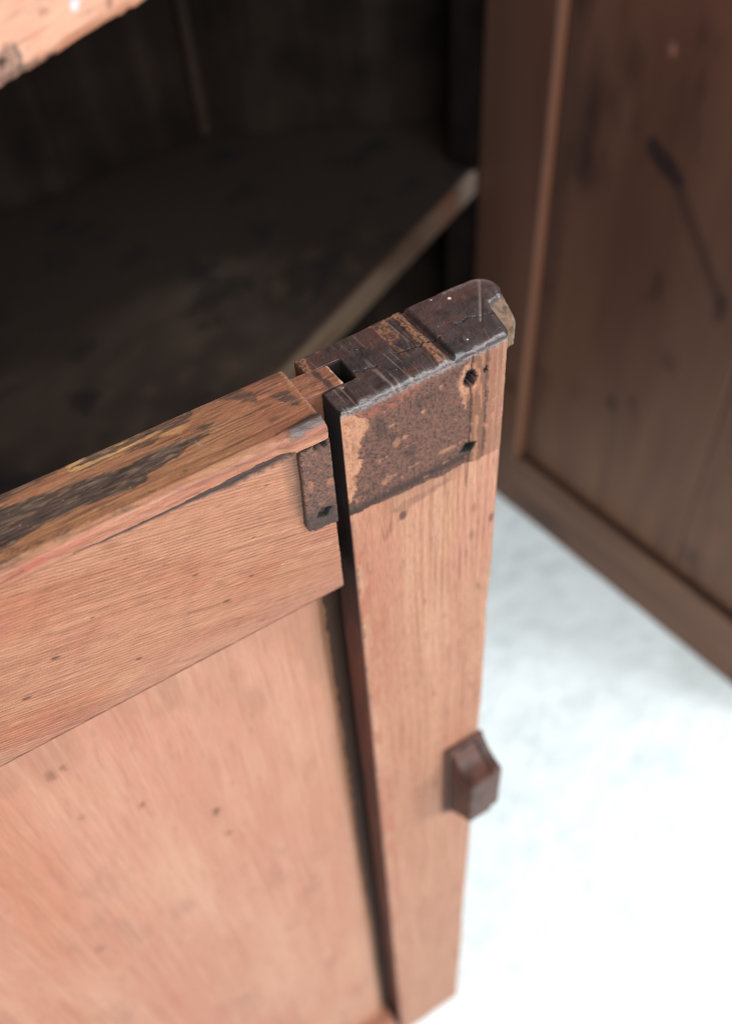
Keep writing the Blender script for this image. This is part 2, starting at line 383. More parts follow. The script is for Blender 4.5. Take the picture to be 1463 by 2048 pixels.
    m2 = (red * ss(-.5, .3, fbm(x / 1.0, z / .8, 0, 58)))[:, None]; cg = cg * (1 - m2) + (lin(168, 106, 88, E)[None] * (1 + .25 * gr[:, None])) * m2
    # right strip of paler wood beside the patch, with greyish rub at its foot
    gm = ghost * (front | (s == 2) | (s == 13)) * 1.0
    colf = col * (1 - gm[:, None]) + cg * gm[:, None]
    low_h = ss(-47, -40, nz) * (1 - ghost) * ss(8, 16, x) * ss(40, 33, x); colf = mixc(colf, lin(172, 124, 100, E), low_h * .5)
    hb = inside(nx, nz, [(13, -45), (17, -43), (24, -43.5), (32, -42.8), (33, -44), (24, -46), (19, -46.5), (17.5, -50.5), (15, -50.8), (15, -47)], .7); colf = mixc(colf, lin(150, 104, 88, E), hb * .55)
    vr = ss(1.7, 1.0, np.hypot((x - 16.4) * 1.15, (z + 49.2) * .75)); colf = mixc(colf, lin(112, 74, 64, E), vr * .9)
    vr2 = ss(2.0, .6, np.hypot((x - 48) * 1.3, (z + 71.5) * .6) + .3 * gr2); colf = mixc(colf, lin(100, 66, 58, E), vr2 * .7)
    for a, b, q in [(41, -62, 1.2), (40.5, -75, 1.6), (39, -83, 1.1), (23.5, -97, .9), (44.5, -105, 1.4), (31, -112, 1.1), (27, -160, 1.2), (40, -180, 1.5), (31.5, -390, 1.6), (28, -240, 1.4), (12, -300, 1)]:
        vr2 = ss(q * 1.3, q * .3, np.hypot((x - a) * 1.6, (z - b) * .45) + .5 * gr2); colf = mixc(colf, lin(140, 98, 80, E), vr2 * .6)
    pad = np.maximum(np.maximum(32.4 - x, x - 60), np.maximum(z + 213.4, -276.2 - z)); colf = mixc(colf, lin(96, 62, 52, E), ss(2.6, .1, pad + .6 * gr2) * .65)  # dirt ring round the catch, its weak shadow also deepened in colour
    # reddish rub along the inner arris
    rb = ss(9, 2, x + 2.5 * noise(z / 9, x / 3, 0, 61)) * ss(-40, -60, z) * ss(.0, .5, fbm(x / 3, z / 14, 0, 62) + .2); colf = mixc(colf, lin(196, 118, 92, E), rb * .65)
    rb = ss(1.0, .1, x + .4 * noise(z / 1.3, 0, 0, 63)); colf = mixc(colf, lin(90, 58, 50, E), rb * .5 * ss(-40, -70, z)); dfl = ss(.9, .0, x - .9 * np.clip(fbm(z / 3.5, 0, 0, 170), 0, 1) * 2.2) * ss(-38, -44, z); colf = mixc(colf, lin(120, 78, 64, E), dfl * .6)
    crk = (1 - ss(.08, .3, np.abs(x - 38.1 + .25 * noise(z / 2.5, 0, 0, 64)))) * ss(-55, -47, z) ; colf = mixc(colf, lin(40, 26, 24, E), crk * .85)
    d = d * (1 - gm) + gm * (.16 + .17 * gr + .22 * gr2 - .30 * chipm + .1 * dr) - .5 * crk - .25 * vr
    d -= .5 * np.exp(-((x - 42.9) / .4) ** 2) * gm
    # holes
    def hole(a, b, ra, rb, ang, depth, rag):
        ca, sa = math.cos(ang), math.sin(ang); u, v = (x - a) * ca + (z - b) * sa, -(x - a) * sa + (z - b) * ca
        r = np.hypot(u / ra, v / rb) + rag * noise(x / .5, z / .5, 0, 66)
        return r, (1 - ss(.75, 1.15, r)) * depth
    holes = [hole(37.8, -9.2, 1.55, 2.5, .1, 7, .25), hole(42.5, -8.3, .55, .9, 0, 4, .1)]
    r, t = hole(37.7, -33.9, 1, 1, 0, 1, 0)
    u, v = ((x - 37.7) + .45 * (z + 33.9)) / 2.7, ((z + 33.9) - .25 * (x - 37.7)) / 1.95
    dm = np.abs(u) + np.abs(v); holes.append((dm, (1 - ss(.6, 1.05, dm)) * 6))
    hm = np.zeros(len(V))
    for r, t in holes: hm = np.maximum(hm, t * front); colf = mixc(colf, lin(6, 4, 4, E), (1 - ss(1.15, 1.5, r)) * front)
    rim = ss(1.9, 1.1, holes[2][0]) * front * (z < -34) * ss(1.2, 1.45, holes[2][0]); colf = mixc(colf, lin(110, 96, 96, E), rim * .45)
    # ---------------- other sides
    inner = side & (s == 13); grv = side & ((s >= 10) & (s <= 12)); back = side & (s >= 7) & (s <= 9); rt = side & (s >= 2) & (s <= 6)
    C = colf.copy()
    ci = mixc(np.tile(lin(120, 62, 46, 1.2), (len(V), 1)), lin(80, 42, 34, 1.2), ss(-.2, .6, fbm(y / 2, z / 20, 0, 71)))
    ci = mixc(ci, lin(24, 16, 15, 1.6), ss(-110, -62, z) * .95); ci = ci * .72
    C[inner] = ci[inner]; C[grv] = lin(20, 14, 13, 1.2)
    cb = mixc(np.tile(lin(96, 60, 48, 1.2), (len(V), 1)), lin(60, 40, 36, 1.2), ss(-.3, .5, fbm(x / 4, z / 20, 0, 72))); C[back] = cb[back]
    # broken astragal: tan end
    br = rt & (z > -15.2); cbr = mixc(np.tile(lin(156, 116, 84, 2.6), (len(V), 1)), lin(84, 54, 38, 2.6), ss(-.1, .5, fbm(x / 1.0, z / 1.6, y, 73)))
    cbr = mixc(cbr, lin(200, 180, 165, 1.9), ss(57.5, 59.8, x + .8 * noise(z / 2, y, 0, 74)) * .6); brm = (s >= 4) & (s <= 6); C[br & brm] = cbr[br & brm]
    # ---------------- polished dark end grain on top
    tx, ty = x, y
    ct = mixc(np.tile(lin(76, 54, 52, E), (len(V), 1)), lin(46, 36, 38, E), ss(-.4, .5, fbm(tx / 5, ty / 4, 0, 81)))
    sc = noise((tx + .06 * ty) / .42, ty / 9, 0, 82); ct = mixc(ct, lin(150, 134, 128, E), ss(.5, .85, sc) * .75 * (tx < 31.5)); sc = noise((tx + .1 * ty) / .3, ty / 5, 4, 181); ct = mixc(ct, lin(26, 18, 18, E), ss(.45, .8, sc) * .6); sc = noise((tx - .2 * ty) / .3, ty / 4, 9, 182); ct = mixc(ct, lin(140, 110, 98, E), ss(.62, .9, sc) * .5)
    sc = noise(tx / 7, (ty + .1 * tx) / .4, 0, 83); ct = mixc(ct, lin(100, 82, 80, E), ss(.6, .95, sc) * .35)
    ct = mixc(ct, lin(104, 62, 54, E), ss(0, .7, fbm(tx / 7, ty / 3, 0, 84) + .5 * ss(12, 22, ty)) * .6)
    def tanm(a0, a1, b0, b1, k, sd): 
        c = tx + k * (ty - 12) * .03 + .35 * noise(tx, ty / 1.2, 0, sd)
        return ss(a0 - .2, a0 + .2, c) * ss(a1 + .2, a1 - .2, c) * ss(b0 - 1, b0 + 1, ty) * ss(b1 + 1, b1 - 1, ty) * ss(-.55, .05, fbm(tx / .8, ty / 1.6, 0, sd + 1))
    cs = mixc(np.tile(lin(176, 128, 98, E), (len(V), 1)), lin(104, 72, 58, E), ss(-.2, .7, noise(tx / .4, ty / .5, 0, 85)))
    tm = np.clip(tanm(28.7, 31.0, 1, 22.5, 0, 86) + .75 * tanm(22.4, 26.2, 14, 21.5, 0, 88) + .6 * tanm(22.6, 23.6, 7.5, 15, 0, 90) + .8 * tanm(-.5, 2.6, 15.5, 23, 0, 92) + .5 * ss(.9, .2, np.minimum.reduce([polyline(tx, ty, c) for c in crack[1:2]])) * ss(-.2, .2, gr), 0, 1)
    edge_b = ss(20.6, 22, ty + .8 * noise(tx / 1.5, 0, 0, 94)) * ss(-.1, .5, noise(tx / 2.2, ty, 0, 95)); tm = np.clip(tm + .6 * edge_b * (tx < 30), 0, 1)
    ct = ct * (1 - tm[:, None]) + cs * tm[:, None]
    ct = mixc(ct, lin(20, 14, 14, E), cracks(tx, ty, .5) * .97)
    gd = np.exp(-((tx - 33.3) / .55) ** 2) * ss(.5, 2, ty); ct = mixc(ct, lin(36, 27, 27, E), gd * .8)
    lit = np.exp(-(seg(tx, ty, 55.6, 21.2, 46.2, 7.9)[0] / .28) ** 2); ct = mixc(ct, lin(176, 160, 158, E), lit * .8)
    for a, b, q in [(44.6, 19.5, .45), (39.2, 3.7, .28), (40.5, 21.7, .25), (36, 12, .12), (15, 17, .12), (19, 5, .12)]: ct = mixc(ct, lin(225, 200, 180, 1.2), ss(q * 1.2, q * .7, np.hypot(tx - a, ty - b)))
    rub = ss(-3.0, -.4, z + .9 * noise(tx / 1.1, ty / 1.1, 0, 96)) * 1.0      # the dark polish wraps over the worn arris
    wrap = np.where(cap, 1.0, np.where((s <= 6) & (s >= 0), ss(-2.3, -1.1, z + .5 * noise(x / 1.2, y / 1.2, 0, 97)), ss(-1.0, -.4, z)))
    wrap = np.where((s >= 4) & (s <= 6), ss(-1.2, -.5, z), wrap)
    C = C * (1 - wrap[:, None]) + ct * wrap[:, None]
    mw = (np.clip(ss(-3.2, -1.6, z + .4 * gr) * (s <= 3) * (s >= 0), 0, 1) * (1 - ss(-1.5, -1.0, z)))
    C = mixc(C, lin(176, 172, 180, E), mw * .7 * ss(-.5, .3, fbm(x / .7, z / .5, y / .7, 103)))  # rubbed arris, with a pale rim highlight painted into the colour
    # ---------------- roughness
    rg = np.full(len(V), .62); rg = rg * (1 - gm) + .84 * gm; rg = rg * (1 - wrap) + (.43 + .1 * noise(x / 1.5, y / 1.5, 0, 98) + .35 * tm) * wrap
    arr = ss(-2.6, -1.2, z) * (~cap) * (s <= 6) * (s >= 0); rg = rg * (1 - arr) + .36 * arr
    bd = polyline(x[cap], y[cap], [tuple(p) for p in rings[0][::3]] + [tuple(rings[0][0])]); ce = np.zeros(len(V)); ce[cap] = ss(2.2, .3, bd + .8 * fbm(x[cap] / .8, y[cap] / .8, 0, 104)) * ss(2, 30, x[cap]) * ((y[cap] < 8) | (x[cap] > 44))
    rg = rg * (1 - ce) + .34 * ce; C = mixc(C, lin(160, 154, 160, E), ce * .5)  # smoother worn edge; the rim highlight is painted on here as well
    # ---------------- displace
    dd = np.where(front, d - hm, .05 * noise(x / .8, z / 5, y / .8, 99))
    dd = dd + np.where(side & (s <= 3), .35 * noise(z / 30, 0, 0, 101) * ss(46, 50, x), 0)
    dd = dd * ss(-.2, -2.2, z) + np.where(arr > .3, .12 * fbm(x / 2.2, z / 1.5, y / 1.5, 100), 0) * (hm < .1)
    dd = np.where(brm & side & (z > -15.2), dd - .4 * np.abs(fbm(x / 1.3, z / 1.6, y / 1.3, 102)), dd)
    dd = np.where(grv | back, 0, dd)
    V = V + I['n'] * (dd * side)[:, None]
    # door edge is not perfectly straight
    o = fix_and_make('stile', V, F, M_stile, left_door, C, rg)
    return o
stile_obj = stile()
stile_obj['label'] = 'upright of the front door with the dark patch of a removed lock'

# =========================== top rail of the front door
def top_rail():
    # profile in (y, z), swept along -x from the joint; drawn counter-clockwise in (a=y, b=z)
    counts = [76, 16, 275, 8, 22, 8, 60, 8]
    prof = [(21.8, -.9), (1.6, 0), (0, -1.4), (0, -66.6), (.8, -67.3), (21.4, -67.3), (22.2, -66.4), (22.2, -1.4)]
    prof = prof                                     # top back -> top front -> down the face -> underside -> back
    ring0 = sample_ring([(21.0, 0), (2.0, 0), (0, -1.8), (0, -66.6), (.8, -67.3), (21.4, -67.3), (22.2, -66.4), (22.2, -1.2)], counts)
    # sweep wants counter-clockwise in (a,b)
    A = np.sum(ring0[:, 0] * np.roll(ring0[:, 1], -1) - np.roll(ring0[:, 0], -1) * ring0[:, 1])
    segid = np.repeat(np.arange(8), counts)
    if A < 0: ring0 = ring0[::-1]; segid = segid[::-1]
    T = np.r_[-4.0, -4.05, -4.15, -4.3, -4.5, np.arange(-4.8, -118, -.36), np.arange(-118, -455, -3.0), -456]
    rings = np.broadcast_to(ring0, (len(T),) + ring0.shape).copy()
    rad = np.full(len(ring0), .55)
    def capd(a, b): return .12 * fbm(a / 1.5, b / 1.5, 0, 7) + .12 * noise(a / .5, b / .5, 0, 8)
    V, F, I = sweep(rings, T, rad, .8, .8, capd)
    y, z, x = V.T; cap = I['cap']; s = np.where(I['s'] >= 0, segid[np.clip(I['s'], 0, len(ring0) - 1)], -1)
    top = (s == 0) | ((s == 1) & (z > -.6)); face = (s == 2) | ((s == 1) & (z <= -.6)); n = len(V)
    front = (s == 1) | (s == 2)
    # face grain runs slightly downhill to the right
    u = x * math.cos(-.25) + z * math.sin(-.25); w = -x * math.sin(-.25) + z * math.cos(-.25)
    w = w + .7 * noise(u / 60, w / 25, 0, 1) + .12 * noise(u / 12, w / 5, 0, 2)
    fine = noise(u / 22, w / .62, 0, 3); fine2 = noise(u / 12, w / .36, 0, 4); band = fbm(u / 60, w / 6, 0, 5)
    C = np.tile(lin(204, 146, 118, E), (n, 1))
    C = mixc(C, lin(220, 166, 136, E), np.clip(.4 + band * .9, 0, 1)); C = mixc(C, lin(196, 122, 90, E), ss(0, .8, fbm(x / 30, z / 14, 0, 6) + .25 * ss(-60, -90, x)) * .75)
    C = mixc(C, lin(202, 130, 116, E), ss(.1, .7, fbm(x / 18, z / 8, 0, 16)) * .5)
    pr = (w + .22 * noise(u / 26, w / 3, 0, 141) + .05 * noise(u / 5, w / 1.2, 0, 142)) / (1.02 + 0 * w); rip = np.sin(2 * np.pi * pr); ramp = ss(-.7, .35, noise(u / 26, w / 5, 0, 143))
    C = mixc(C, lin(150, 88, 62, E), ss(.25, .95, rip + .35 * noise(u / 3, w / .4, 0, 144)) * .62 * (.3 + .7 * ramp) * ss(-3.0, -6, z)); C = mixc(C, lin(234, 184, 152, E), ss(.5, 1.1, -rip) * .30 * ss(-3.0, -6, z))
    C = mixc(C, lin(150, 92, 68, E), ss(.25, .85, fine) * .35 * ss(-.6, .3, noise(u / 30, w / 8, 0, 17) + .3))
    C = mixc(C, lin(120, 74, 56, E), ss(.6, .95, fine2) * .5 * ss(-.2, .4, noise(u / 14, w / 3, 0, 18)))
    C = mixc(C, lin(232, 186, 160, E), ss(.5, .9, -fine) * .3)
    C = mixc(C, lin(150, 100, 82, E), ss(.42, .8, fbm(u / 6, w / 1.5, 0, 19)) * .5)
    C = mixc(C, lin(140, 84, 60, E), ss(.55, .95, noise(u / 7, w / .5, 0, 151)) * .45); C = mixc(C, lin(190, 140, 126, E), ss(-56, -66, z + 3 * noise(x / 12, 0, 0, 20)) * .4)
    C = mixc(C, lin(112, 66, 50, E), ss(-65.7, -66.5, z + .15 * noise(x / 3, 0, 0, 150)) * .8)  # contact shadow under the rail, painted as a dark lower edge
    lf = ss(-6.0, -4.5, z) * ss(-14, -18, x); C = mixc(C, lin(140, 84, 66, E), lf * ss(.1, .7, noise(x / 20, z / .38, 0, 160)) * .7); C = mixc(C, lin(228, 176, 146, E), lf * ss(.3, .8, noise(x / 14, z / .33, 0, 161)) * .5)
    # crimson and dark line under the arris
    C = mixc(C, lin(196, 104, 92, E), np.exp(-((z + 2.6 + .8 * noise(x / 14, 0, 0, 21)) / 1.3) ** 2) * (.35 + .5 * ss(-55, -75, x)) * (.7 + .4 * noise(x / 3, z, 0, 22)))
    C = mixc(C, lin(120, 72, 66, E), np.exp(-((z + 1.9 + .5 * noise(x / 10, 0, 0, 23)) / .5) ** 2) * .5 * ss(-60, -30, x))
    up = [(-68, -4.5), (-60.8, -4.9), (-55.9, -5.1), (-44.3, -5.1), (-38.3, -4.9), (-29.6, -4.6), (-20.2, -4.2), (-14, -4.3)]
    lo = [(-68, -4.6), (-60.8, -5.6), (-55.9, -5.9), (-44.3, -6.2), (-38.3, -6.4), (-29.5, -7.3), (-20, -7.3), (-14, -6.8)]
    zz = z + .22 * noise(x / 2.2, z / 2, 0, 24)
    zu = np.interp(x, *zip(*up)); zl = np.interp(x, *zip(*lo))
    sc = ss(.12, -.12, zz - zu) * ss(-.12, .12, zz - zl) * (x > -68) * (x < -13.2)
    sc2 = np.exp(-(seg(x, z, -86, -3.6, -78.5, -2.7)[0] / .25) ** 2)
    C = mixc(C, mixc(np.tile(lin(66, 52, 52, E), (n, 1)), lin(104, 84, 80, E), ss(.2, .8, noise(x / 2, z / .3, 0, 25))).mean(0), np.clip(sc * .95 + .6 * sc2, 0, 1))
    dk = ss(.25, -.1, np.abs(zz - zu + .1)) * (x > -60) * (x < -13.5) * ss(-62, -40, x); C = mixc(C, lin(30, 22, 22, E), dk * .85)
    for a, b, q in [(-81.5, -35.6, .55), (-44, -31, .45), (-38, -47, .6), (-70, -28, .35), (-58, -14, .3), (-30, -42, .35), (-92, -45, .6), (-64, -52, .5), (-50, -22, .25), (-21, -12, .35), (-27, -28, .3)]:
        r = np.hypot((u - (a * math.cos(-.25) + b * math.sin(-.25))) / 2.0, (z - b + .25 * (x - a))) + .15 * noise(x, z, 0, 26)
        C = mixc(C, lin(104, 62, 52, E), ss(q * 1.3, q * .6, r) * .8)
    C = mixc(C, lin(236, 222, 210, 1.1), ss(.985, .998, noise(x / .35, z / .35, 0, 27)) * .6)
    # cast shadow of the iron plate, painted on the rail to its left
    plate_shadow = ss(-17.5, -13.4, x + .9 * fbm(x / 2, z / 3, 0, 28)) * ss(-31.5, -27, z + 1.2 * noise(x, z / 3, 0, 29)) * ss(-4, -7, z); C = mixc(C, lin(112, 92, 82, E), plate_shadow * .62)
    hA = np.abs(((x + 7.8) + .3 * (z + 29.8)) / 1.9) + np.abs(((z + 29.8) - .3 * (x + 7.8)) / 1.7); hB = np.hypot((x + 6.6) / 1.8, (z + 6.2) / 1.4)
    hl = np.maximum(1 - ss(.9, 1.3, hA), 1 - ss(.9, 1.3, hB)) * (z < -4.9) * front; C = mixc(C, lin(5, 4, 4), np.clip(hl * 1.5, 0, 1))
    # ---- top surface
    xw, yw = x + .9 * fbm(x / 3, y / 1.2, 0, 31), y + .55 * fbm(x / 2.6, y / 1.0, 3, 32)
    gt = noise(x / 12, y / .42, 0, 33); gt2 = noise(x / 26, y / 1.1, 0, 34)
    ct = mixc(np.tile(lin(178, 124, 92, E), (n, 1)), lin(204, 152, 112, E), np.clip(.3 + .7 * fbm(x / 14, y / 2.4, 0, 35), 0, 1))
    ct = mixc(ct, lin(118, 74, 56, E), ss(.1, .8, gt) * .5 + .25 * ss(0, .7, gt2))
    ct = mixc(ct, lin(168, 104, 82, E), ss(-28, -12, x) * .55 + 0 * x)
    ct = mixc(ct, lin(134, 84, 66, E), ss(17, 21, y + noise(x / 6, 0, 0, 36)) * .6 * ss(-58, -40, x))
    ct = mixc(ct, lin(228, 182, 126, E), inside(xw, yw, [(-62, 22.5), (-59, 18), (-48, 17.0), (-43, 18.6), (-42, 21), (-50.8, 23)], .3) * .95)
    ct = mixc(ct, lin(212, 162, 110, E), inside(xw, yw, [(-48, 17.8), (-40, 17.6), (-34, 15.5), (-31, 16.8), (-35, 18.6), (-43, 19.5)], .4) * .7)
    main = inside(xw, yw, [(-125, 4), (-95, 4.0), (-81, 5.2), (-76, 6.4), (-68.3, 7.2), (-62, 7.6), (-55, 6.6), (-50, 5.9), (-47.4, 6.2), (-45.5, 7.8), (-42.2, 8.6), (-40.4, 9.2), (-37.9, 8.8), (-34.6, 10.6), (-31.7, 10.6), (-28, 11.6), (-29.8, 12.6), (-34.1, 12.6), (-36.3, 13.8), (-43, 13.5), (-50.4, 13.2), (-59.7, 15), (-68, 16), (-78, 17), (-95, 19), (-125, 21)], .22)
    m2 = np.maximum.reduce([inside(xw, yw, [(-60, 19.6), (-54, 18.6), (-46, 18.9), (-38, 19.4), (-33, 18.7), (-29, 19.6), (-29, 21), (-35, 20.6), (-41, 20.9), (-47, 20.2), (-52, 22)], .25) * .9,
        inside(xw, yw, [(-31.5, 14.4), (-28.5, 13.6), (-26, 14.4), (-28.8, 15.3)], .25), inside(xw, yw, [(-21.5, 20.8), (-16.1, 21.4), (-13, 17.1), (-14.4, 14.6), (-16.4, 16.4), (-19.1, 18.8)], .4) * .75,
        inside(xw, yw, [(-11, 15), (-6.2, 14.2), (-6, 7.6), (-8.2, 9.2)], .5) * .85, inside(xw, yw, [(-15.5, 8), (-12, 8.4), (-12.5, 7), (-15, 6.6)], .6) * .5, inside(xw, yw, [(-46, 17), (-40, 16.6), (-41, 16.1), (-46, 16.4)], .2) * .8])
    m3 = ss(.28, .42, fbm(x / 14, y / 1.1, 0, 37) + .25 * ss(-55, -80, x)) * (y > 12); main = np.clip(np.maximum.reduce([main, m2, m3 * .75]), 0, 1)
    cd = mixc(np.tile(lin(92, 74, 66, E), (n, 1)), lin(142, 120, 104, E), ss(.0, .8, noise(x / 3, y / .4, 0, 38)) * .8); cd = mixc(cd, lin(56, 45, 43, E), ss(0, .6, fbm(x / 5, y / 1.5, 0, 39)) * .8); cd = mixc(cd, lin(160, 116, 80, E), ss(.5, .8, noise(x / 4, y / .4, 0, 146)) * .45)
    ct = ct * (1 - main[:, None]) + cd * main[:, None]
    # small knots and lifted fibres along the front edge
    kn = np.zeros(n)
    for a, b, q in [(-78.7, 4.0, 1.2), (-80.5, 2.0, 1.4), (-74.5, 2.6, 1.3), (-67.7, 2.4, 1.6), (-61.3, 5.6, .8), (-54.1, 1.4, 1.5), (-58, 4.4, .6), (-47, 3, .5), (-38, 4.2, .5)]:
        r = np.hypot((x - a) / 2.2, (y - b)) / q + .35 * fbm(x / .9, y / .7, 0, 40); kn = np.maximum(kn, ss(1.1, .5, r) * (.55 + .45 * noise(x / .5, y / .5, 0, 41)))
    ct = mixc(ct, lin(116, 88, 66, E), np.clip(kn, 0, 1) * .8)
    ct = mixc(ct, lin(220, 176, 136, 1.3), ss(.93, .99, noise(x / .5, y / .5, 0, 42)) * .35)
    nt = inside(x + .3 * noise(x, y, 0, 43), y, [(-14.6, 1.8), (-9, 3.4), (-3, 3.8), (-3, .6), (-9.6, .4), (-13.7, -2.0)], .4); 
    edge = ss(-5.4, -4.3, x + .4 * noise(y / 1.2, 0, 0, 44)); ct = mixc(ct, lin(196, 150, 124, E), edge * .6 * (y > 1.5))
    rr = np.exp(-(seg(x, y, -34, 14, -31, 8)[0] / .4) ** 2) * ss(-.2, .4, noise(x / .5, y / .5, 0, 45)); ct = mixc(ct, lin(200, 170, 150, E), rr * .6)
    tw = np.where(s == 0, 1.0, np.where(s == 1, ss(-1.3, -.6, z + .25 * noise(x / 3, 0, 0, 46)), 0.0)); tw = np.where(cap, ss(-1.0, -.3, z) * .5, tw)
    C = C * (1 - tw[:, None]) + ct * tw[:, None]
    nz_ = np.clip(nt, 0, 1) * np.where((s == 0) | (s == 1), 1, 0) * ss(-2.8, -1.2, z) * ss(-15, -12, x); C = mixc(C, lin(56, 48, 50, E), nz_ * .85)
    C[cap] = mixc(C[cap], lin(60, 38, 30, 1.6), np.full(cap.sum(), .85))
    under = (s >= 3) & (s <= 5); C[under] = lin(150, 98, 76, E); bk = (s >= 6); C[bk] = mixc(np.tile(lin(110, 70, 54, 1.2), (bk.sum(), 1)), lin(70, 46, 40, 1.2), ss(-.2, .6, fbm(x[bk] / 20, z[bk] / 3, 0, 47)))
    # relief
    ss_lip = ss(-3.2, -6, z)
    d = -.07 * ss(.2, .95, rip) * ss_lip - .10 * ss(.2, .9, fine) - .12 * ss(.5, .95, fine2) + .05 * fbm(x / 3, z / 3, 0, 48)
    d = d - hl * 6 - sc * (.35 + .9 * ss(-45, -16, x)) - dk * .5
    lip = ss(-17.5, -12.5, x) * ss(-5.1, -4.7, z); d = d + lip * (1.35 + .1 * noise(x / 2, z, 0, 49))
    gap = ss(-15.4, -13.6, x) * ss(-4.85, -5.05, z) * ss(-6.4, -6.1, z); d = d - gap * 1.2
    dt = -.10 * ss(0, .8, gt) - .1 * main * (.5 + noise(x / 1.5, y / .5, 0, 50)) + .18 * fbm(x / 9, y / 3, 0, 51) + .04 * noise(x / .5, y / .5, 0, 52) + .25 * kn * noise(x / .4, y / .4, 0, 53)
    dt = dt + .12 * np.exp(-((x + 5.0) / .5) ** 2) * (1 + noise(y / .8, x / .5, 0, 145)) - .35 * ss(2.6, 1.2, np.hypot(x + 12, (y - 1.5) * 1.3))
    dn = np.where(s == 0, dt, np.where((s == 2) | (s == 1), d, 0)) * (~cap)
    dn = np.where((x > -4.9) & (s != 0), dn * 0 + np.where(front, lip * 1.35, 0), dn)
    nrm = np.stack([I['n'][:, 0], I['n'][:, 1]], 1)
    y2 = y + nrm[:, 0] * dn; z2 = z + nrm[:, 1] * dn
    z2 = z2 - ss(1.0, 0, np.abs(y - 22)) * .25 * np.abs(noise(x / 4, 0, 0, 54)) * (z > -3)
    W = np.column_stack([x, y2, z2])
    rg = np.full(n, .62) - .22 * nz_ + .05 * tw
    # tenon, one piece with the rail
    tr = sample_ring([(6.4, 9.1), (6.1, 17.4), (-5, 17.6), (-5, 9.0)], [30, 44, 10, 44])
    Tt = np.r_[-.35, -.45, -.6, -.8, np.arange(-1.1, -12, -.35), np.arange(-13, -58, -3)]
    V2, F2, I2 = sweep(np.broadcast_to(tr, (len(Tt),) + tr.shape).copy(), Tt, np.full(len(tr), .3), .5, .3, lambda a, b: .12 * fbm(a / 1.4, b / 1.2, 0, 61) + .07 * noise(a / .4, b / .4, 0, 62))
    a, b, c = V2.T; n2 = len(V2)
    c2 = mixc(np.tile(lin(172, 118, 92, E), (n2, 1)), lin(124, 76, 60, E), ss(-.2, .7, fbm(a / 2.5, b / .5, 0, 63)))
    c2 = mixc(c2, lin(74, 56, 54, E), ss(.5, 1.0, 1.6 - np.abs(a - 2.6 + .15 * (b - 13) + .5 * noise(b / 1.0, a, 0, 64))) * .8)
    c2 = mixc(c2, lin(214, 170, 140, 1.2), ss(5.6, 6.2, a + .3 * noise(b, 0, 0, 65)) * .6); c2[c < -1] = c2[c < -1] * .9
    V2 = V2 + I2['n'] * (.08 * noise(a / .8, b / .8, c / .8, 66) * (~I2['cap']))[:, None]
    def orient(V, F):
        q = np.array([(f[0], f[1], f[2]) for f in F if len(f) <= 4]); Cc = V.mean(0); A_, B_, C_ = V[q[:, 0]] - Cc, V[q[:, 1]] - Cc, V[q[:, 2]] - Cc
        return [list(f)[::-1] for f in F] if np.einsum('ij,ij->i', A_, np.cross(B_, C_)).sum() < 0 else [list(f) for f in F]
    F = orient(W, F); F2 = orient(V2, F2)
    FF = F + [[i + n for i in f] for f in F2]
    return make_mesh('rail', np.concatenate([W, V2]), FF, M_rail, left_door, np.concatenate([C, c2]), np.r_[rg, np.full(n2, .65)])
rail_obj = top_rail()
rail_obj['label'] = 'worn upper cross rail with its tenon pulled out of the upright'

# =========================== bottom rail, far stile, panel
def light_member(name, ring, counts, T, axis, parent, seed, step_mat=M_rail, fnc=None):
    R0 = sample_ring(ring, counts)
    V, F, I = sweep(np.broadcast_to(R0, (len(T),) + R0.shape).copy(), T, np.full(len(R0), .8), 1.2)
    a, b, t = V.T
    W = np.column_stack([t, a, b]) if axis == 'x' else np.column_stack([a, b, t])
    x, y, z = W.T; g, w = (x, z) if axis == 'x' else (z, x)
    C = mixc(np.tile(lin(206, 150, 124, E), (len(W), 1)), lin(196, 118, 92, E), np.clip(.5 + fbm(g / 40, w / 3, 0, seed), 0, 1))
    C = mixc(C, lin(150, 96, 74, E), ss(.3, .9, noise(g / 20, w / .9, 0, seed + 1)) * .5)
    return fix_and_make(name, W, F, step_mat, parent, C, np.full(len(W), .6))
light_member('rail', [(0, -645), (22, -645), (22, -596), (0, -596)], [8, 16, 8, 30], np.r_[-4, -4.3, -5, np.arange(-6, -240, -2.0), -456], 'x', left_door, 200)['label'] = 'lower cross rail'
light_member('stile', [(-510, 0), (-456.5, 0), (-456.5, 22), (-510, 22)], [16, 8, 16, 8], np.arange(0, -646, -5.0), 'z', left_door, 210)['label'] = 'hinge upright of the front door'

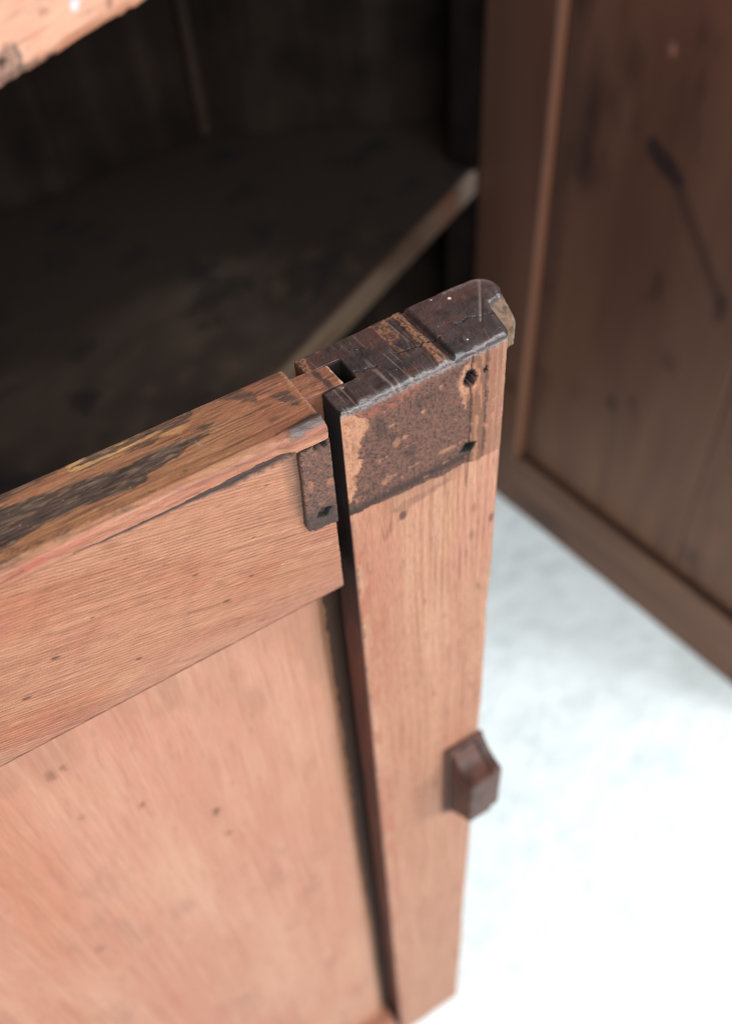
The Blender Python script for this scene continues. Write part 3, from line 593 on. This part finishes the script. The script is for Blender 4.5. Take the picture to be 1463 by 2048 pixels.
def panel():
    xs = np.r_[-4.4, np.arange(-4.75, -12, -.35), np.arange(-12, -225, -.9), np.arange(-230, -446, -6.0)]
    zs = np.r_[np.arange(-60, -600, -.95)]
    X, Zg = np.meshgrid(xs, zs); nr, nc = X.shape
    x, z = X.ravel(), Zg.ravel(); n = len(x)
    edge = x + 5.2
    wob = .25 * noise(z / 6, 0, 0, 1) + .5 * noise(z / 70, 0, 0, 2)
    xx = x + wob * ss(-14, -5, x)
    y = 10.6 + 2.9 * ss(-10.5, -4.6, x) ** 1.5 + .25 * fbm(x / 40, z / 120, 0, 3)
    C = np.tile(lin(217, 160, 138, E), (n, 1))
    C = mixc(C, lin(228, 178, 156, E), ss(-.3, .5, fbm(x / 26, z / 160, 0, 4) + .55 * ss(150, 560, -z)))
    C = mixc(C, lin(212, 142, 112, E), ss(.0, .6, fbm(x / 30, z / 110, 0, 5)) * .5)
    C = mixc(C, lin(218, 152, 134, E), ss(.0, .6, fbm(x / 26, z / 120, 0, 6)) * .5)
    C = mixc(C, lin(222, 170, 138, E), ss(.05, .6, fbm(x / 22, z / 150, 0, 7)) * .3 * ss(-60, -10, x))
    C = mixc(C, lin(188, 140, 122, E), ss(.05, .6, fbm(x / 12, z / 30, 0, 8) - .05 + .5 * ss(-150, -70, z)) * .45)
    st = noise((x + .10 * z * 0) / 1.1, z / 30, 0, 9); C = mixc(C, lin(190, 124, 98, E), ss(.1, .9, st) * .30 * ss(.9, .2, ss(-40, 0, x)))
    st = noise(x / .8, z / 40, 0, 10); C = mixc(C, lin(238, 200, 176, E), ss(.1, .95, st) * .32); st = noise((x + .3 * noise(x / 9, z / 60, 0, 21)) / 1.5, z / 120, 0, 22); C = mixc(C, lin(180, 118, 92, E), ss(.25, .9, st) * .22 * ss(-150, -20, -x * 0 + x - 40))
    st = noise(x / 1.0, z / 9, 0, 23); C = mixc(C, lin(176, 124, 104, E), ss(.55, .95, st) * .3)
    for a, b, q, k in [(-99, -99.8, 1.6, .5), (-95, -99, 1, .5), (-81.2, -143.5, 1.1, .6), (-60.2, -176, 1.5, .8), (-59, -198, 1.2, .6), (-32, -288, 1.4, .4), (-98.5, -131, 1.2, .4), (-50, -330, 1.5, .3), (-120, -230, 2, .35)]:
        r = np.hypot((x - a) * 1.0, (z - b) * .55) + .5 * noise(x / 1.2, z / 1.2, 0, 11); C = mixc(C, lin(126, 78, 66, E), ss(q * 1.5, q * .4, r) * k)
    C = mixc(C, lin(150, 120, 88, E), ss(-13, -6.5, x + .8 * noise(z / 20, 0, 0, 12)) * .5); C = mixc(C, lin(52, 36, 31, E), ss(-6.4, -5.3, x + .5 * noise(z / 5, 0, 0, 13) + .35 * noise(z / 1.6, 0, 0, 14)) * .9)
    y = y - .03 * st
    # tongue that stays in the groove of the upright, shade of the gap painted into its colour
    xx = np.where(x > -4.5, 5.0, xx); tong = (x > -4.6); y = np.where(tong, 13.6, y); C[tong] = lin(26, 18, 16, 1.5)
    V = np.column_stack([xx, y, z])
    i = np.arange(nr - 1)[:, None] * nc; j = np.arange(nc - 1)[None]
    Fq = np.stack([i + j, i + j + 1, i + nc + j + 1, i + nc + j], -1).reshape(-1, 4)
    # back side and edge
    yb = np.full(n, 16.0); Vb = np.column_stack([xx, yb, z])
    Fb = Fq[:, ::-1] + n
    e = np.arange(nr - 1) * nc; Fe = np.stack([e, e + nc, e + nc + n, e + n], 1)
    e2 = e + nc - 1; Fe2 = np.stack([e2 + n, e2 + nc + n, e2 + nc, e2], 1)
    t = np.arange(nc - 1); Ft = np.stack([t, t + n, t + 1 + n, t + 1], 1); b0 = (nr - 1) * nc; Fbt = np.stack([b0 + t + 1, b0 + t + 1 + n, b0 + t + n, b0 + t], 1)
    F = np.concatenate([Fq, Fb, Fe, Fe2, Ft, Fbt])
    return make_mesh('panel', np.concatenate([V, Vb]), F, M_panel, left_door, np.concatenate([C, np.tile(lin(90, 60, 48), (n, 1))]), np.full(2 * n, .6))
panel()

# =========================== iron plate on the rail (half of the old lock keep)
def plate():
    ring = [(-3.9, -5.2), (-11.9, -5.6), (-12.5, -7), (-12.6, -15), (-12.9, -25), (-13.3, -32.3), (-12.6, -34.6), (-10.8, -35.3), (-7, -35.6), (-3.9, -35.9)]
    cnt = [24, 5, 24, 30, 22, 8, 6, 12, 10, 90]
    R0 = sample_ring(ring, cnt)
    if np.sum(R0[:, 0] * np.roll(R0[:, 1], -1) - np.roll(R0[:, 0], -1) * R0[:, 1]) < 0: R0 = R0[::-1]
    T = np.array([1.55, 1.5, 1.4, 1.25, 1.0, .7, .4, .1, -.2])
    def holes(a, b):
        u, v = ((a + 7.8) + .3 * (b + 29.8)) / 2.5, ((b + 29.8) - .3 * (a + 7.8)) / 2.15
        dm = np.abs(u) + np.abs(v); h1 = 1 - ss(.55, 1.0, dm)
        r2 = np.hypot((a + 6.6) / 1.9, (b + 5.9) / 1.0) + .15 * noise(a / .6, b / .6, 0, 3); h2 = 1 - ss(.7, 1.1, r2)
        return h1, h2, dm
    def cd(a, b):
        h1, h2, dm = holes(a, b)
        return .16 * fbm(a / .9, b / .9, 0, 1) + .14 * noise(a / .38, b / .38, 0, 2) - 6 * h1 - 5 * h2 - .35 * ss(1.9, 1.0, dm) + .2 * ss(-26, -33, b) * noise(a / .5, b / 1.5, 0, 4)
    V, F, I = sweep(np.broadcast_to(R0, (len(T),) + R0.shape).copy(), T, np.full(len(R0), .7), .7, .3, cd)
    a, b, t = V.T; n = len(V)
    C = mixc(np.tile(lin(130, 92, 78, E), (n, 1)), lin(82, 56, 48, E), ss(-.1, .7, noise(a / .45, b / .45, 0, 11)))
    C = mixc(C, lin(176, 124, 100, E), ss(.1, .8, fbm(a / 1.5, b / 1.3, 0, 12)) * .7)
    C = mixc(C, lin(66, 50, 47, E), ss(-25, -31, b + 1.5 * noise(a / 2, b / 2, 0, 13)) * .75)
    C = mixc(C, lin(196, 132, 100, E), np.maximum(ss(1.3, .5, np.hypot(a + 10.5, (b + 17.5) * .7) + .3 * noise(a, b, 0, 14)), ss(1.1, .4, np.hypot(a + 5, (b + 19) * .6) + .4 * noise(a, b, 0, 15))) * .7)
    sd = ~I['cap']; C[sd & (t < 1.2)] = mixc(C[sd & (t < 1.2)], lin(84, 60, 54, E), np.full((sd & (t < 1.2)).sum(), .8))
    h1, h2, _ = holes(a, b); dmh = _; hm2 = np.maximum(1 - ss(.98, 1.2, dmh), ss(.0, .05, h2)) * I['cap']; C = mixc(C, lin(5, 4, 4, E), hm2)
    W = np.column_stack([a, -t, b])
    return fix_and_make('plate', W, F, M_iron, left_door, C, np.full(n, .75) + .2 * hm2)
plate()['label'] = 'rusted iron plate with square nail hole'

# =========================== catch block on the stile
def catch():
    root = empty('catch', left_door)
    def colr(W, sd):
        x, y, z = W.T; C = mixc(np.tile(lin(112, 76, 66, E), (len(W), 1)), lin(70, 44, 38, E), ss(-.3, .6, fbm(x / 4, z / 4, y / 4, sd)))
        return mixc(C, lin(112, 74, 60, E), ss(.2, .8, fbm(x / 3, y / 3, z / 3, sd + 1)) * .6)
    def body(name, poly, x0, x1, sd):
        P = []
        for i in range(len(poly)): P.append(poly[i])
        cnt = [max(2, int(np.hypot(*(np.array(poly[i]) - np.array(poly[(i + 1) % len(poly)]))) / .7)) for i in range(len(poly))]
        R0 = sample_ring(P, cnt)
        for _ in range(2): R0 = (np.roll(R0, 1, 0) + 2 * R0 + np.roll(R0, -1, 0)) / 4
        if np.sum(R0[:, 0] * np.roll(R0[:, 1], -1) - np.roll(R0[:, 0], -1) * R0[:, 1]) < 0: R0 = R0[::-1]
        T = np.r_[0, .1, .3, .6, 1.0, np.arange(1.6, x1 - x0 - 1, .8), x1 - x0 - 1, x1 - x0 - .6, x1 - x0 - .3, x1 - x0 - .1, x1 - x0]
        V, F, I = sweep(np.broadcast_to(R0, (len(T),) + R0.shape).copy(), T, np.full(len(R0), .9), .9, both=True)
        W = np.column_stack([x0 + V[:, 2], -V[:, 0], V[:, 1]])
        return fix_and_make(name, W, F, M_catch, root, colr(W, sd), np.full(len(W), .5))
    # profiles in (protrusion, z)
    body('block', [(1.5, -216.0), (3.2, -217.2), (5.2, -219.6), (8.5, -221.6), (12, -222.4), (16.2, -222.6), (16.6, -223.4), (16.6, -257.6), (16, -258.6), (11.5, -262.5), (6, -269.3), (3, -273.4), (1.5, -274.5)], 34.9, 46.6, 300)
    body('strap', [(1.5, -215.6), (3.6, -217), (5.6, -219.2), (8.8, -221.0), (12, -221.9), (15.6, -222.3), (15.9, -223.4), (15.9, -256.4), (15.5, -257.4), (11, -261.5), (6, -268.5), (3, -272.5), (1.5, -273.5)], 46.4, 50.9, 310)
    body('mounting_plate', [(-.5, -213.6), (1.6, -213.8), (2.2, -214.6), (2.2, -274.4), (1.6, -275.4), (-.5, -275.6)], 33.0, 51.1, 320)
    return root
catch()['label'] = 'small dark iron catch on the edge of the upright'

# =========================== cupboard carcass
fa = math.radians(26.5); Fd = np.array([math.cos(fa), math.sin(fa)]); Fn = np.array([-Fd[1], Fd[0]])   # along the front, into the cupboard
h0 = np.array([364.5, 433.2])
def W2(s, dpt): return h0 + Fd * s + Fn * dpt
def mapc(V):                                            # local (s, depth, z) to world mm
    xy = h0 + V[:, :1] * Fd + V[:, 1:2] * Fn; return np.column_stack([xy, V[:, 2] + Z0])
def board(name, s0, s1, d0, d1, z0, z1, mat, bevel=1.5, parent=cupboard):
    return prism(name, [(s0, d0), (s1, d0), (s1, d1), (s0, d1)], z0, z1, mat, parent, mapc, bevel)

def front_rail():
    ring = sample_ring([(0, -20.5), (24, -20.5), (24, 62), (0, 62)], [14, 30, 8, 90])
    T = np.r_[np.arange(15, -300, -6.0), np.arange(-300, -460, -.9), np.arange(-460, -960, -6.0)]
    V, F, I = sweep(np.broadcast_to(ring, (len(T),) + ring.shape).copy(), T, np.full(len(ring), 1.0), 1.5)
    dpt, z, s = V.T; n = len(V)
    er = ss(6, 0, dpt) * ss(-16, -20.5, z)
    z = z + er * (.3 + .3 * noise(s / 20, 0, 0, 1) + .5 * noise(s / 4, 0, 0, 2)); dpt2 = dpt + er * 1.2 + .25 * noise(s / 8, z / 2, 0, 3) * (dpt < 1)
    C = mixc(np.tile(lin(240, 198, 178, E / 1.45), (n, 1)), lin(228, 176, 154, E / 1.45), np.clip(.5 + 1.1 * fbm(s / 22, z / 6, 0, 4), 0, 1))
    C = mixc(C, lin(236, 204, 186, E), ss(.1, .7, fbm(s / 30, z / 4, 0, 5) + .3 * ss(-8, 8, z)) * .6)
    C = mixc(C, lin(222, 140, 100, E), ss(-14, -20, z + 2 * noise(s / 9, 0, 0, 6)) * .55)
    C = mixc(C, lin(150, 104, 86, E), ss(.45, .8, fbm(s / 7, z / 3, 0, 7)) * .5 + ss(.5, .9, noise(s / 26, z / .8, 0, 8)) * .35)
    def bl(a, b, ra, rb, c, k):
        nonlocal C
        r = np.hypot((s - a) / ra, (z - b) / rb) + .25 * noise(s / 2, z / 2, 0, 9); C = mixc(C, c, ss(1.1, .6, r) * k)
    bl(-369.6, -6.5, 3.4, 3.0, lin(226, 216, 222, 1.3), .8); bl(-351, -13.2, 2.2, 3, lin(150, 112, 104, E), .6)
    bl(-413, -13.5, 9.5, 8, lin(168, 138, 128, E), .85); bl(-404.3, -12, 1.8, 6.5, lin(120, 108, 108, E), .75); bl(-404, -18.5, 12, 2.2, lin(128, 112, 106, E), .7); bl(-389, -19.8, 5, 1.6, lin(90, 74, 70, E), .7)
    bl(-386, -3, 3, 2, lin(160, 112, 96, E), .4)
    C[dpt > 1.6] = lin(120, 80, 62, E); C[dpt > 20] = lin(40, 28, 24)
    hol = np.hypot(s + 412.1, z + 12.6); dpt2 = dpt2 + (1 - ss(1.2, 2.0, hol)) * 9 * (dpt < 1); C = mixc(C, lin(14, 10, 10), (1 - ss(1.4, 2.1, hol)) * (dpt < 1))
    W = mapc(np.column_stack([s, dpt2, z]))
    return fix_and_make('front_rail', W, F, M_frame, cupboard, C, np.full(n, .55))
front_rail()['label'] = 'pale front rail above the doors'

# unseen upper board, added to give the stile top a dark reflection
board('added_upper_board', -960, 60, 2, 22, 62.5, 330, M_dark)
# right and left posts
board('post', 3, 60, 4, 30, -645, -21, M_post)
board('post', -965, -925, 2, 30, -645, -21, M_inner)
# back boards: plan polygon in world mm
def plank(name, p, q, th, z0, z1, mat, bevel=1.5):
    p, q = np.array(p, float), np.array(q, float); d = (q - p) / np.hypot(*(q - p)); nn = np.array([-d[1], d[0]])
    if nn @ (p - np.array([0, 300.])) < 0: nn = -nn
    return prism(name, [p, q, q + nn * th, p + nn * th], z0 + Z0, z1 + Z0, mat, cupboard, None, bevel)
apex, rq = np.array([208.0, 628.0]), np.array([405.0, 520.0])
wall_dir = (rq - apex) / np.hypot(*(rq - apex))
lastp = apex
for k in range(3):
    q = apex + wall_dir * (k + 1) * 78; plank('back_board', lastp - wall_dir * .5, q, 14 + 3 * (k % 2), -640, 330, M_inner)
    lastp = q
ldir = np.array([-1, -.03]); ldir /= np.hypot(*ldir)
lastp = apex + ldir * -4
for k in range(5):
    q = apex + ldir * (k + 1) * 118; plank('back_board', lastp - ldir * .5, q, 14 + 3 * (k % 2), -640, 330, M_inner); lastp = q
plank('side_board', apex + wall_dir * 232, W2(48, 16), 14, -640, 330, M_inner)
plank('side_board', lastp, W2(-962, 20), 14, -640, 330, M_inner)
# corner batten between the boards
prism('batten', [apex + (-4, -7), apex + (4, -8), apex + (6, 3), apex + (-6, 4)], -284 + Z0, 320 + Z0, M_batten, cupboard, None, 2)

def shelf(z1, th, name, lit):
    outline = [W2(-950, 3), W2(22, 3) if lit else W2(5, 3), W2(22, 30), apex + wall_dir * 225 + (0, -6), apex + (0, -6), apex + ldir * 585 + (0, -6), W2(-950, 60)]
    P = np.array([(p - h0) @ Fd for p in outline]), np.array([(p - h0) @ Fn for p in outline])
    poly = list(zip(*P)); 
    # grid of points in (s, depth): a detailed sheet clipped by the outline, then a front edge
    cnt = [160, 6, 20, 40, 60, 60, 10]
    R0 = sample_ring(poly, cnt)
    if np.sum(R0[:, 0] * np.roll(R0[:, 1], -1) - np.roll(R0[:, 0], -1) * R0[:, 1]) < 0: R0 = R0[::-1]
    T = np.array([z1, z1 - .3, z1 - .9, z1 - 2, z1 - 4, z1 - th / 2, z1 - th + 1, z1 - th])
    V, F, I = sweep(np.broadcast_to(R0, (len(T),) + R0.shape).copy(), T, np.full(len(R0), 2.0), 2.0, 5.0, None)
    s, dp, z = V.T; n = len(V)
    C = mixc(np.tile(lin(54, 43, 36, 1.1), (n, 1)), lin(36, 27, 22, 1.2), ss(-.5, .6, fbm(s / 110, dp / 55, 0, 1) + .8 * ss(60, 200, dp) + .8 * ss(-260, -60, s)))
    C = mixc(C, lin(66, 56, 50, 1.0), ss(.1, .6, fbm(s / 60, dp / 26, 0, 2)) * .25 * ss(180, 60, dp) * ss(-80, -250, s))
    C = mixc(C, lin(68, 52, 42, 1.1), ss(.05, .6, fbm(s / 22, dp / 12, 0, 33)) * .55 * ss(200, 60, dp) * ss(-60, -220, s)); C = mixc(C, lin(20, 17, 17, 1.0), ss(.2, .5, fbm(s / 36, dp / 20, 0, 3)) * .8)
    C = mixc(C, lin(70, 44, 40, .85), ss(-90, -20, s) * ss(60, 20, dp) * .0)
    fr = (~I['cap']) & (dp < 8); w = fr * 1.0
    cf = mixc(np.tile(lin(104, 84, 68, 1.8), (n, 1)), lin(80, 58, 46, 1.7), ss(-.2, .5, fbm(s / 40, z / 8, 0, 4)))
    cf = mixc(cf, lin(110, 72, 58, 1.6), np.exp(-((s + 45) / 18) ** 2) * .7); cf = mixc(cf, lin(160, 140, 126, 1.6), ss(-36, -8, s) * .6)
    C = C * (1 - w[:, None]) + cf * w[:, None]
    C = mixc(C, lin(96, 78, 66, 1.6), ss(9, 3, dp + 2 * noise(s / 12, 0, 0, 5)) * .6 * I['cap'])
    W = mapc(V)
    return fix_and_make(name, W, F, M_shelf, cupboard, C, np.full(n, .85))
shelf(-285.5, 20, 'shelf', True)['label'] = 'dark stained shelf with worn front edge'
shelf(-600, 20, 'bottom_board', False)

# =========================== the other door, wide open on the right
ga = math.radians(97.5); Gd = np.array([-math.cos(ga), -math.sin(ga)]); Gn = np.array([-Gd[1], Gd[0]])     # from hinge to free edge, into the wood (+x)
if Gn[0] < 0: Gn = -Gn
right_door = empty('door', cupboard); right_door['label'] = 'dark brown door swung wide open on the right'
def mapd(V):
    xy = h0 + V[:, :1] * Gd + V[:, 1:2] * Gn; return np.column_stack([xy, V[:, 2] + Z0])
def dcol(s, z, n, sd, along='z'):
    g, w = (z, s) if along == 'z' else (s, z)
    C = mixc(np.tile(lin(92, 67, 57, np.array([.90, 1.0, 1.12])), (n, 1)), lin(76, 52, 44, np.array([.90, 1.0, 1.12])), ss(-.7, .7, fbm(w / 30, g / 180, 0, sd)))
    C = mixc(C, lin(122, 92, 74, np.array([.90, 1.0, 1.12])), ss(-260, -560, z) * (.55 + .4 * fbm(w / 10, g / 90, 0, sd + 1)))
    C = mixc(C, lin(106, 72, 64, np.array([.90, 1.0, 1.12])), ss(-160, -60, z) * .5)
    C = mixc(C, lin(40, 30, 28, np.array([.90, 1.0, 1.12])), ss(.25, .7, fbm(w / 26, g / 60, 0, sd + 2)) * .5)
    return C
def door_member(name, s0, s1, z0, z1, d0, d1, sd, along, extra=None):
    if along == 'z':
        R0 = sample_ring([(s0, d0), (s1, d0), (s1, d1), (s0, d1)], [max(4, int((s1 - s0) / 2.5)), 6, 8, 6]); T = np.arange(z1, z0 - .01, -(z1 - z0) / max(8, round((z1 - z0) / 3)))
    else:
        R0 = sample_ring([(z0, d0), (z1, d0), (z1, d1), (z0, d1)], [max(4, int((z1 - z0) / 2.5)), 6, 8, 6]); T = np.arange(s1, s0 - .01, -(s1 - s0) / max(8, round((s1 - s0) / 3)))
    V, F, I = sweep(np.broadcast_to(R0, (len(T),) + R0.shape).copy(), T, np.full(len(R0), 1.0), 1.5)
    if along == 'z': s, d, z = V.T
    else: z, d, s = V.T
    n = len(V); C = dcol(s, z, n, sd, along)
    if extra: C = extra(s, d, z, C)
    W = mapd(np.column_stack([s, d, z]))
    return fix_and_make(name, W, F, M_darkp, right_door, C, np.full(n, .5))
def ex_stile(s, d, z, C):
    C = mixc(C, lin(60, 42, 38, np.array([.90, 1.0, 1.12])), ss(70, 20, s) * .5)
    return mixc(C, lin(112, 76, 58, np.array([.90, 1.0, 1.12])), (s > 69.2) * (d > .8) * (d < 12) * .8)  # inner edge painted paler: the light it catches is put into the colour
door_member('stile', 0, 69.9, -645, -2, 0, 22, 400, 'z', ex_stile)
door_member('stile', 352, 410, -645, -2, 0, 22, 410, 'z')
def ex_rail(s, d, z, C): return mixc(C, lin(20, 14, 13), (z > -571.5) * (d > .8) * .9)
door_member('rail', 70.1, 351.9, -644.8, -570, .3, 21.7, 420, 's', ex_rail)
door_member('rail', 70.1, 351.9, -72, -2.2, .3, 21.7, 430, 's')
def ex_panel(s, d, z, C):
    C = mixc(C, lin(34, 26, 28), ss(1.1, .6, seg(s, z, 156, -200, 178, -213)[0] / 8 + .2 * noise(s / 6, z / 6, 0, 1)) * .8)
    C = mixc(C, lin(42, 31, 31), ss(1.2, .4, seg(s, z, 172, -206, 234, -284)[0] / 6.5 + .15 * noise(s / 6, z / 6, 0, 2)) * .5)
    C = mixc(C, lin(42, 31, 31), ss(1.2, .4, np.hypot((s - 236) / 7, (z + 290) / 14)) * .6)
    C = mixc(C, lin(150, 104, 84), ss(1.2, .3, np.hypot((s - 157) / 4, (z + 134) / 5)) * .75)
    C = mixc(C, lin(40, 30, 30), ss(1.3, .3, np.hypot((s - 162) / 6, (z + 434) / 10)) * .7)
    C = mixc(C, lin(44, 32, 33), ss(1.3, .2, np.hypot((s - 98) / 12, (z + 210) / 60) + .4 * fbm(s / 9, z / 30, 0, 3)) * .6)
    return mixc(C, lin(52, 38, 36), ss(92, 82, s + 4 * noise(z / 40, 0, 0, 4)) * .5)
door_member('panel', 70.2, 260, -570.5, -60, 9.2, 14, 440, 'z', ex_panel)
door_member('panel', 260.6, 353, -570.5, -60, 9.2, 14, 450, 'z')

# =========================== floor
def floor():
    xs = np.r_[-30000, -3000, -900, -500, np.arange(-300, 700, 4.0), 900, 1500, 4000, 30000]; ys = np.r_[-30000, -3000, -900, np.arange(-500, 700, 4.0), 900, 1500, 4000, 30000]
    X, Y = np.meshgrid(xs, ys); nr, nc = X.shape
    x, y = X.ravel(), Y.ravel()
    z = 1.1 * fbm(x / 40, y / 40, 0, 1, 5) + .9 * fbm(x / 14, y / 14, 0, 2, 3)
    i = np.arange(nr - 1)[:, None] * nc; j = np.arange(nc - 1)[None]
    F = np.stack([i + j, i + j + 1, i + nc + j + 1, i + nc + j], -1).reshape(-1, 4)
    m, nt, p = new_mat('white_plaster_floor'); L = nt.links
    tc = node(nt, 'ShaderNodeTexCoord'); n1 = node(nt, 'ShaderNodeTexNoise'); n1.inputs['Scale'].default_value = 24; n1.inputs['Detail'].default_value = 7; n1.inputs['Roughness'].default_value = .62
    L.new(tc.outputs['Object'], n1.inputs[0]); cr = node(nt, 'ShaderNodeValToRGB'); e = cr.color_ramp.elements
    e[0].position = .33; e[0].color = (.615, .66, .65, 1); e[1].position = .5; e[1].color = (.72, .765, .76, 1)
    L.new(n1.outputs[0], cr.inputs[0]); L.new(cr.outputs[0], p.inputs['Base Color']); p.inputs['Roughness'].default_value = .8
    n2 = node(nt, 'ShaderNodeTexNoise'); n2.inputs['Scale'].default_value = 160; n2.inputs['Detail'].default_value = 5; L.new(tc.outputs['Object'], n2.inputs[0])
    bp = node(nt, 'ShaderNodeBump'); bp.inputs['Strength'].default_value = .5; bp.inputs['Distance'].default_value = .002; L.new(n2.outputs[0], bp.inputs['Height']); L.new(bp.outputs[0], p.inputs['Normal'])
    o = make_mesh('floor', np.column_stack([x, y, z - 1.6]), F, m); o['kind'] = 'structure'
    o['label'] = 'white rough floor under the cupboard'
floor()
